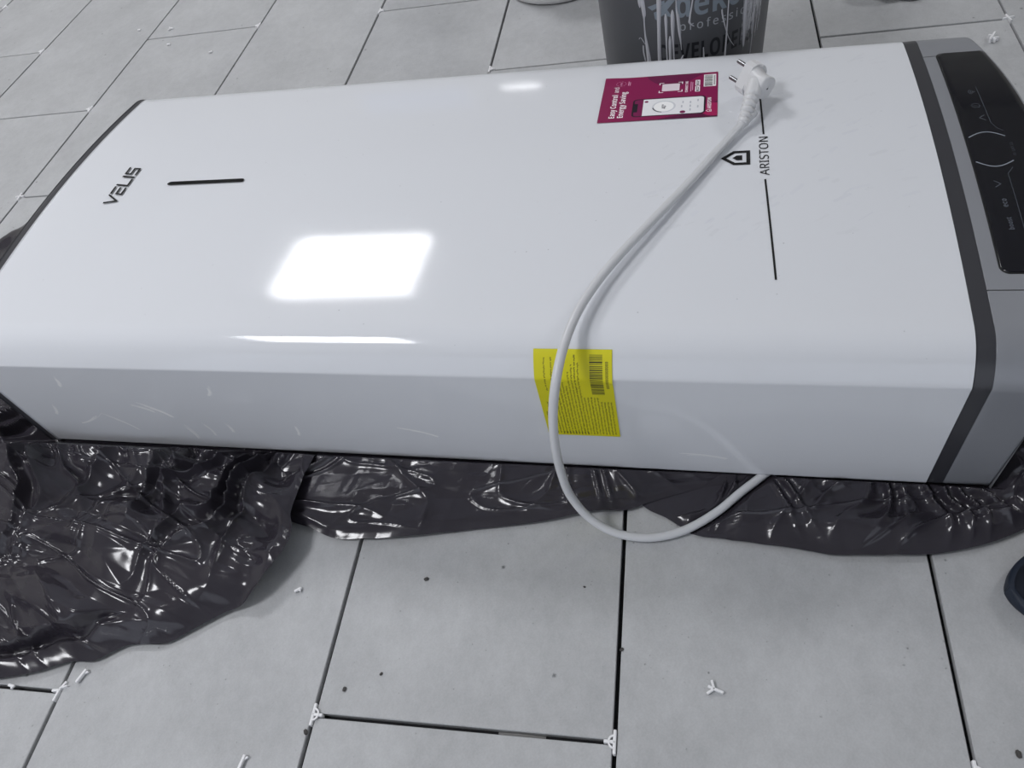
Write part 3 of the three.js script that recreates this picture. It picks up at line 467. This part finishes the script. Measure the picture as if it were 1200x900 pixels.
// right part with a rolled hem running past the grey cap
fold([[-0.075, -0.475], [-0.0613, -0.4527], [-0.0466, -0.4325], [-0.0235, -0.4206], [-0.0028, -0.407], [0.0077, -0.4003], [0.0381, -0.3965], [0.0803, -0.3914], [0.1172, -0.3862], [0.1388, -0.3824], [0.1612, -0.3825], [0.193, -0.3839], [0.2322, -0.3865], [0.2641, -0.3933], [0.2883, -0.4008], [0.322, -0.4169], [0.3751, -0.449], [0.42, -0.5], [0.46, -0.6]],
  [[-0.085, -0.50], [0.0, -0.495], [0.15, -0.487], [0.25, -0.482], [0.3, -0.49], [0.325, -0.57], [0.345, -0.7]], 380, 130,
  { seed: 3, dir: -0.15, base: 0.004, edge: 0.004, reach: 0.025, big: 0.4, mid: 0.6, fine: 1.0, sx: 0.6, sz: 1.2, fans: [[0.06, -0.53, 16, 0.010, 0.06, 0.17], [0.24, -0.56, 18, 0.012, 0.08, 0.22]], flip: false, cord: true, hem: (u, s, d, p) => smooth(0.1, 0.17, p.x) * (0.014 * Math.exp(-Math.pow((d - 0.026) / 0.017, 2)) + smooth(0.25, 0.34, p.x) * 0.02 * smooth(0.02, 0.06, d)) - smooth(0.06, 0.0, p.x) * 0.003 }, 'right part of the black sheet with a rolled hem');
// corner showing behind the left end
fold([[-1.17, -1.06], [-1.19, -0.9777], [-1.205, -0.9623], [-1.2206, -0.9425], [-1.2615, -0.8909], [-1.3142, -0.8078], [-1.36, -0.72]], [[-0.98, -1.04], [-0.94, -0.95], [-0.92, -0.85], [-0.9, -0.75], [-0.95, -0.66], [-1.1, -0.64], [-1.25, -0.68]], 110, 110,
  { seed: 4, dir: 0.9, base: 0.02, edge: 0.012, reach: 0.05, big: 1, mid: 0.8, fine: 0.8, sx: 1, sz: 1, fans: [], flip: true }, 'corner of the black sheet behind the left end of the heater');

// ---------------------------------------------------------------- bucket behind the heater
{
  const b = thing('bucket', 'dark grey plastic bucket with paint drips and printed label behind the heater', 'bucket', [-0.001, 0, -1.165]);
  const rad = (y) => 0.1165 + (y - 0.1) * 0.045, H = 0.33;
  const prof = [[0.001, 0.004], [0.1, 0.004], [rad(0) - 0.006, 0], [rad(0) - 0.001, 0.003]];
  for (let i = 1; i <= 20; i++) { const y = lerp(0.006, H - 0.03, i / 20); prof.push([rad(y), y]); }
  prof.push([rad(H) + 0.004, H - 0.028], [rad(H) + 0.004, H - 0.012], [rad(H) + 0.002, H], [rad(H) - 0.002, H], [rad(H) - 0.003, H - 0.006], [rad(0.01) - 0.003, 0.008], [0.001, 0.008]);
  const lathe = new THREE.LatheGeometry(prof.map((p) => new THREE.Vector2(...p)), 96); const uv = lathe.attributes.uv, pos = lathe.attributes.position;
  for (let i = 0; i < uv.count; i++) uv.setY(i, clamp(pos.getY(i) / H));
  const [c, g] = makeCanvas(2048, 910); const W = 2048, S = 910 / H, X = (deg) => ((deg + 180) / 360) * W, Y = (y) => 910 - y * S;
  g.fillStyle = '#4c4d51'; g.fillRect(0, 0, W, 910); const r = rng(17);
  for (let i = 0; i < 500; i++) { g.strokeStyle = `rgba(${r() < 0.5 ? '120,120,128' : '40,40,44'},${0.02 + r() * 0.06})`; g.lineWidth = 1 + r() * 5; const x = r() * W, y = r() * 910; g.beginPath(); g.moveTo(x, y); g.lineTo(x + (r() - 0.5) * 60, y + r() * 50); g.stroke(); }
  g.fillStyle = '#7b858f'; g.strokeStyle = '#7b858f';
  // emblem: three slanted strokes and a point
  const bar = (pts) => { g.beginPath(); pts.forEach(([a, y], i) => (i ? g.lineTo(X(a), Y(y)) : g.moveTo(X(a), Y(y)))); g.closePath(); g.fill(); };
  bar([[-22, 0.252], [-11, 0.262], [-11, 0.257], [-19, 0.2475]]); bar([[-15, 0.244], [-5, 0.268], [-3, 0.266], [-13, 0.2395]]); bar([[-18, 0.245], [-16, 0.247], [-16, 0.234], [-17.5, 0.236]]); bar([[-12, 0.242], [-9.5, 0.249], [-6, 0.2375]]); bar([[-13, 0.2455], [-1, 0.272], [-3, 0.274], [-15, 0.25]]);
  g.textBaseline = 'alphabetic'; g.save(); g.translate(X(-5.5), Y(0.2375)); g.scale(1, 1.12); g.font = 'bold 118px sans-serif'; const dw = g.measureText('deko').width; g.scale((X(39) - X(-5.5)) / dw, 1); g.fillText('deko', 0, 0); g.restore();
  g.fillStyle = '#a2a5aa'; g.font = '46px sans-serif'; { let px = X(-2.6); for (const ch of 'professional') { g.fillText(ch, px, Y(0.2185)); px += g.measureText(ch).width + 8.2; } }
  g.fillStyle = '#0b0d16'; g.save(); g.translate(X(-16.5), Y(0.1735)); g.font = 'bold 96px sans-serif'; const tw = g.measureText('DEVELOPERS').width; g.scale((X(51) - X(-16.5)) / tw, 1.02); g.fillText('DEVELOPERS', 0, 0); g.restore();
  // dried paint wiped over the label
  for (let i = 0; i < 900; i++) { const a = 40.5 + r() * 19, col = Math.sin(a * 1.7) + n2(a * 0.5, 4); const lo = 0.17 + 0.02 * n2b(a * 0.35, 2) + (a > 49 ? 0.018 : 0); if (n2c(a * 1.4, i * 0.05) < -0.15) continue; const y0 = lo + r() * 0.1; g.strokeStyle = `rgba(196,196,202,${0.2 + r() * 0.45})`; g.lineWidth = 1.2 + r() * 2.6; g.beginPath(); g.moveTo(X(a), Y(y0)); g.lineTo(X(a) + (r() - 0.5) * 4, Y(y0 + 0.008 + r() * 0.02)); g.stroke(); }
  const map = tex(c); map.wrapS = THREE.RepeatWrapping; map.offset.set(0.5, 0);
  mesh('bucket_body', lathe, phys({ map, roughness: 0.42 }), b, 'dark grey printed bucket wall');
  const wire = []; for (let i = 0; i <= 30; i++) { const a = Math.PI * (i / 30); wire.push(V(-Math.cos(a) * (rad(H) + 0.008), H - 0.02 - Math.sin(a) * 0.05, -Math.sin(a) * (rad(H) + 0.012))); }
  mesh('bail_handle', new THREE.TubeGeometry(new THREE.CatmullRomCurve3(wire), 60, 0.002, 8), std({ color: 0x9a9a9c, roughness: 0.3, metalness: 1 }), b);
  // raised drips of dried paint: [azimuth, height, half width] from top to bottom
  const paint = phys({ color: 0xb9b9bf, roughness: 0.5 });
  const drips = [
    [[-26, 0.275, 2.6], [-24.6, 0.241, 2.0], [-24.8, 0.236, 1.0], [-24.8, 0.213, 0.9], [-24, 0.195, 1.8], [-23.2, 0.172, 2.6], [-23.2, 0.16, 2.6]], [[-27.6, 0.275, 1.6], [-27.3, 0.255, 1.5], [-27.2, 0.25, 0.4]],
    [[-14.2, 0.28, 3.2], [-14.4, 0.262, 2.6], [-15.2, 0.22, 2.0], [-15.6, 0.176, 2.2], [-15.6, 0.155, 2.2]], [[-10.5, 0.244, 0.5], [-10.5, 0.238, 1.5], [-10.5, 0.222, 1.4], [-10.6, 0.2, 0.9], [-10.5, 0.165, 0.8]],
    [[-6.3, 0.249, 0.6], [-6.3, 0.243, 1.8], [-6.4, 0.215, 1.7], [-6.2, 0.2, 1.0], [-6, 0.165, 1.0]], [[-8.3, 0.212, 0.5], [-8.3, 0.204, 1.6], [-8.3, 0.16, 1.5]],
    [[-4.1, 0.275, 0.5], [-3.8, 0.25, 0.7], [-3, 0.238, 1.6], [-2.2, 0.216, 1.4], [-1.4, 0.2, 0.6], [-1.1, 0.19, 0.4]], [[6.4, 0.275, 0.7], [5.6, 0.255, 0.7], [4.2, 0.235, 1.0], [4.2, 0.228, 1.2], [6.8, 0.2225, 0.8]],
    [[28.8, 0.27, 0.8], [28.7, 0.245, 0.7], [28.6, 0.2, 0.9], [28.2, 0.16, 1.2]], [[24.4, 0.237, 0.9], [24.8, 0.23, 0.9], [28, 0.206, 0.6], [31, 0.19, 0.5], [35, 0.177, 0.4]],
    [[-25.2, 0.198, 0.4], [-28.5, 0.207, 0.5], [-29.6, 0.204, 0.4]], [[-26.8, 0.196, 0.7], [-26.8, 0.185, 0.9], [-25.8, 0.172, 0.8]], [[52, 0.2, 0.8], [51.5, 0.17, 0.8], [51, 0.145, 0.9]], [[0, 0.183, 0.5], [-1, 0.176, 1.6], [-1, 0.16, 1.8]], [[13, 0.19, 0.5], [13.4, 0.175, 0.9], [13.4, 0.16, 0.9]],
    [[42.6, 0.27, 2.4], [42.6, 0.2, 2.0], [43.2, 0.172, 1.4], [43.4, 0.168, 0.6]],
  ];
  for (const dr of drips) {
    const N = 40, A = new THREE.CatmullRomCurve3(dr.map((q) => V(q[0], q[1] * 1000, q[2])), false, 'centripetal'), P = [];
    for (let i = 0; i <= N; i++) { const t = i / N, q = A.getPoint(t), y = q.y / 1000, hw = Math.max(0.15, q.z) * (i === 0 || i === N ? 0.3 : 1) * Math.PI / 180 * 0.6, row = []; for (let j = 0; j <= 6; j++) { const u = j / 6 * 2 - 1, az = q.x * Math.PI / 180 + hw * u, rr = rad(y) + 0.0002 + Math.min(0.002, hw * 0.08) * (1 - u * u); row.push(V(Math.sin(az) * rr, y, Math.cos(az) * rr)); } P.push(row); }
    mesh('paint_drip', gridGeo(P), paint, b);
  }
}
// ---------------------------------------------------------------- things at the picture's edges
{
  const t = thing('plastic_tub', 'white round plastic tub cut off by the top edge left of the bucket', 'tub', [-0.262, 0, -1.728]);
  const p = [[0.001, 0.003], [0.09, 0.003], [0.105, 0.0], [0.112, 0.004], [0.114, 0.012], [0.124, 0.16], [0.13, 0.16], [0.131, 0.172], [0.122, 0.174], [0.108, 0.012], [0.001, 0.01]].map((q) => new THREE.Vector2(...q));
  mesh('tub_wall', new THREE.LatheGeometry(p, 72), phys({ color: 0xd5d5d6, roughness: 0.4 }), t);
  const l = [[0.001, 0.178], [0.124, 0.178], [0.133, 0.174], [0.134, 0.168], [0.131, 0.164]].reverse().map((q) => new THREE.Vector2(...q));
  mesh('tub_lid', new THREE.LatheGeometry(l, 72), phys({ color: 0xdededf, roughness: 0.4 }), t);
}
{
  const t = thing('crumpled_bag', 'crumpled dirty grey bag at the top edge to the right of the bucket', 'bag', [0.385, 0, -1.56]);
  const g = new THREE.IcosahedronGeometry(1, 40), p = g.attributes.position, v = V(0, 0, 0);
  for (let i = 0; i < p.count; i++) { v.fromBufferAttribute(p, i); const a = Math.atan2(v.z, v.x), s = 1 + 0.12 * n2(v.x * 2 + 5, v.z * 2) + 0.10 * (1 - 2 * Math.abs(n2b(v.x * 4 + v.y * 3, v.z * 4))) + 0.05 * (1 - 2 * Math.abs(n2c(v.x * 9, v.z * 9 + v.y * 8))); p.setXYZ(i, v.x * 0.078 * s, Math.max(0.0008, 0.022 + v.y * 0.034 * s), v.z * 0.07 * s); }
  const q = mergeFlat(g);
  mesh('bag_body', q, std({ color: 0x7d7e80, roughness: 0.75 }), t);
  const flap = []; for (let i = 0; i <= 16; i++) { const row = []; for (let j = 0; j <= 8; j++) { const u = i / 16, w = j / 8; row.push(V(-0.015 + u * 0.055, 0.0025 + 0.012 * (1 - w) * (1 - w) + 0.0015 * n2(u * 4, w * 4), 0.05 + w * (0.035 - 0.014 * Math.pow(2 * u - 1.1, 2)))); } flap.push(row); }
  mesh('bag_flap', gridGeo(flap, null, true), std({ color: 0x616265, roughness: 0.7, side: THREE.DoubleSide }), t);
}
function mergeFlat(g) { g.computeVertexNormals(); return g; }
{
  // toe of a navy shoe pointing left
  const t = thing('shoe', 'dark navy shoe toe poking in at the right edge of the picture', 'shoe', [0.2905, 0, -0.352], 0);
  const half = (u) => 0.05 * Math.pow(Math.sin(Math.min(1, u / 0.26) * Math.PI / 2), 0.52) * (1 - 0.28 * smooth(0.35, 0.6, u) + 0.12 * smooth(0.65, 0.85, u)) * Math.pow(clamp((1 - u) / 0.07), 0.5);
  const top = (u) => 0.03 + 0.028 * smooth(0.0, 0.45, u) + 0.03 * smooth(0.4, 0.7, u), len = 0.27;
  const sole = [], upper = [];
  for (let i = 0; i <= 60; i++) {
    const u = lerp(0.000002, 0.99999, 0.5 - 0.5 * Math.cos(Math.PI * i / 60)), hw = half(u), a = [], b = [];
    for (let j = 0; j <= 24; j++) { const th = (j / 24) * Math.PI; b.push(V(u * len + 0.004, 0.014 + (top(u) - 0.014) * Math.pow(Math.sin(th), 0.8) * Math.min(1, Math.pow(u / 0.08, 0.5)), -Math.cos(th) * (hw - 0.003) * (1 - 0.12 * Math.sin(th)))); }
    for (let j = 0; j <= 16; j++) { const th = (j / 16) * Math.PI * 2, c = Math.cos(th), s = Math.sin(th), k = Math.pow(Math.pow(Math.abs(c), 5) + Math.pow(Math.abs(s), 5), -0.2); a.push(V(u * len, 0.0085 + 0.0082 * s * k, c * k * hw)); }
    sole.push(a); upper.push(b);
  }
  mesh('sole', gridGeo(sole, null, true), std({ color: 0x1a2435, roughness: 0.6 }), t, 'navy rubber sole with rounded toe');
  mesh('upper', gridGeo(upper, null, false), std({ color: 0x0f1522, roughness: 0.85, side: THREE.DoubleSide }), t);
}

// ---------------------------------------------------------------- tile spacers and crumbs
function rod(ax, az, bx, bz, w, y0, y1) { const l = Math.hypot(bx - ax, bz - az), g = new RoundedBoxGeometry(l + w * 0.8, y1 - y0, w, 2, w * 0.3); g.rotateY(-Math.atan2(bz - az, bx - ax)); g.translate((ax + bx) / 2, (y0 + y1) / 2, (az + bz) / 2); return g; }
function halfRing(r, w, y0, y1, a0, a1) { const s = new THREE.Shape(); s.absarc(0, 0, r + w / 2, a0, a1, false); s.absarc(0, 0, r - w / 2, a1, a0, true); const g = new THREE.ExtrudeGeometry(s, { depth: y1 - y0, bevelEnabled: false, curveSegments: 14 }); g.deleteAttribute('uv'); g.setAttribute('uv', new THREE.Float32BufferAttribute(new Float32Array(g.attributes.position.count * 2), 2)); g.rotateX(-Math.PI / 2); g.translate(0, y0, 0); return g; }
const shapes = {
  tee: merge([rod(0, -0.0095, 0, 0.0095, 0.0031, -0.006, 0.0022), rod(0, 0, 0.0088, 0, 0.0031, -0.006, 0.0022), halfRing(0.0055, 0.0017, 0.0006, 0.0024, -Math.PI / 2, Math.PI / 2)]),
  wye: merge([rod(0, -0.001, 0.004, -0.0095, 0.0029, -0.006, 0.002), rod(0, 0, -0.001, 0.0095, 0.0029, -0.006, 0.002), rod(0, -0.001, -0.0075, 0.0, 0.0029, -0.006, 0.002), rod(0.001, -0.003, 0.008, -0.0055, 0.0018, -0.001, 0.003)]),
  cross: merge([rod(-0.008, 0, 0.008, 0, 0.0027, -0.006, 0.0025), rod(0, -0.0095, 0, 0.0095, 0.0027, -0.006, 0.0025)]),
  loose: merge([rod(-0.007, 0, 0.006, 0, 0.0026, 0.0002, 0.0036), rod(0.001, 0, 0.005, 0.006, 0.0024, 0.0004, 0.0036), rod(0.001, 0, 0.005, -0.006, 0.0024, 0.0004, 0.0036)]),
  peg: merge([rod(-0.0065, 0, 0.0065, 0.001, 0.0032, 0.0002, 0.0042), rod(0.003, 0.001, 0.006, 0.0042, 0.002, 0.0002, 0.003)]),
  bit: merge([rod(-0.003, 0, 0.003, 0.0006, 0.003, 0.0002, 0.0034), rod(0.0005, 0, 0.0018, 0.003, 0.002, 0.0002, 0.003)]),
};
for (const [kind, x, z, turn, label] of [
  ['tee', -0.3672, -0.1885, 0, 'white T spacer with half ring in the bottom joint left of centre'],
  ['tee', -0.0672, -0.1885, Math.PI, 'white T spacer with half ring at the bottom centre joint, below the hanging cord loop'],
  ['wye', -0.6672, -0.1885, 0, 'white forked spacer in the joint just below the bunched black sheet at lower left'],
  ['bit', -0.7281, -0.1895, 0, 'white spacer stub in the short joint at the left edge below the black sheet'],
  ['tee', 0.2328, -0.1895, 0, 'white spacer cut by the bottom edge in the right-hand long joint'],
  ['tee', -0.9672, -1.684, Math.PI, 'small white spacer at the joint near the top edge, second long joint from left'],
  ['tee', -1.5672, -1.684, Math.PI, 'small white spacer at the joint nearest the upper left corner tile edge'],
  ['tee', -1.2672, -1.3864, Math.PI, 'white spacer on the long joint left of the heater, upper of the two there'],
  ['cross', -1.2672, -1.086, 0.1, 'white cross spacer on the long joint left of the heater, nearest the heater end'],
  ['tee', -1.8672, -1.981, 0, 'tiny white spacer in the extreme top left corner of the picture'],
  ['tee', -0.6672, -1.684, 0, 'small white spacer at the top edge joint straight above the middle of the heater'],
  ['tee', -0.3672, -1.3864, 0, 'white spacer at the joint touching the heater top edge, left of the bucket'],
  ['cross', 0.5328, -1.3864, 0.2, 'white spacer at the joint in the top right corner'],
  ['bit', -0.4253, -0.3172, 0.7, 'white spacer fragment lying on the tile right of the bunched black sheet'],
  ['peg', -0.6471, -0.2057, 1.3, 'white spacer peg lying on the tile just below the bunched sheet'],
  ['peg', -0.4275, -0.1376, 1.5, 'white spacer peg cut by the bottom edge at lower left'],
  ['loose', 0.0235, -0.2422, 2.8, 'white forked spacer lying loose on the tile at lower right, alone'],
  ['loose', -1.218, -1.7188, 1.2, 'white loose spacer above the short joint in the upper left'],
  ['bit', -1.3113, -1.7344, 0.2, 'white spacer fragment beside the long joint in the upper left, leftmost of the loose ones'],
  ['bit', -1.1875, -1.6409, 0.5, 'white spacer fragment just below the short joint in the upper left'],
  ['bit', -1.0519, -1.5804, 0.9, 'white spacer fragment on the tile above the left end of the heater'],
]) {
  const m = mesh('tile_spacer', shapes[kind], spacerMat); m.position.set(x, 0.0006, z); m.rotation.y = turn; m.userData = { label, category: 'tile spacer', group: 'white tile spacers on the floor' };
}
{
  // the loose one beside the grey cap stands on two of its legs
  const m = mesh('tile_spacer', merge([rod(-0.011, 0, 0.011, 0, 0.0034, 0.006, 0.010), rod(-0.003, 0, -0.006, 0.007, 0.003, 0.0005, 0.008), rod(-0.003, 0, 0.001, 0.0085, 0.003, 0.0005, 0.008), rod(0.004, 0, 0.004, -0.006, 0.003, 0.0005, 0.008), rod(-0.008, 0.0, -0.0082, 0.001, 0.003, 0.0004, 0.008)]), spacerMat);
  m.position.set(0.4925, 0, -1.322); m.rotation.y = 1.05; m.userData = { label: 'largest white spacer lying tilted on the tile beyond the grey end cap', category: 'tile spacer', group: 'white tile spacers on the floor' };
}
const crumbMat = std({ color: 0x4c4a49, roughness: 1 });
const crumbGeo = (() => { const g = new THREE.IcosahedronGeometry(1, 3), p = g.attributes.position; for (let i = 0; i < p.count; i++) { const x = p.getX(i), y = p.getY(i), z = p.getZ(i), s = 1 + 0.25 * n2(x * 1.7 + y, z * 1.7); p.setXYZ(i, x * s, y * 0.6 * s + 0.45, z * s * 0.85); } g.computeVertexNormals(); return g; })();
for (const [x, z, s, label] of [
  [0.4902, -1.1448, 0.0042, 'dark mortar crumb on the tile beyond the control panel, largest of the crumbs'], [-0.3413, -0.2152, 0.0026, 'dark mortar crumb above the bottom left joint, beside a smaller one'], [-0.2792, -0.3377, 0.0028, 'dark elongated crumb below the flatter lap of the black sheet'], [-0.3061, -0.2332, 0.0019, 'small dark crumb on the middle bottom tile'],
  [-0.1059, -0.3378, 0.0014, 'tiny dark crumb on the middle bottom tile left of the long joint'], [0.2686, -0.2083, 0.0034, 'brown grey crumb at the bottom right corner'], [-0.0645, -0.2745, 0.0022, 'crumb stuck in the long joint at bottom centre'], [-0.3700, -0.1715, 0.003, 'lump of dried mortar in the joint just below a T spacer at bottom left'],
]) { const m = mesh('mortar_crumb', crumbGeo, crumbMat); m.position.set(x, 0.0002, z); m.scale.set(s * 0.95, s * 0.8, s * 0.8); m.rotation.y = R() * 6; m.userData = { label, category: 'crumb', group: 'mortar crumbs on the tiles' }; }

renderer.render(scene, camera);
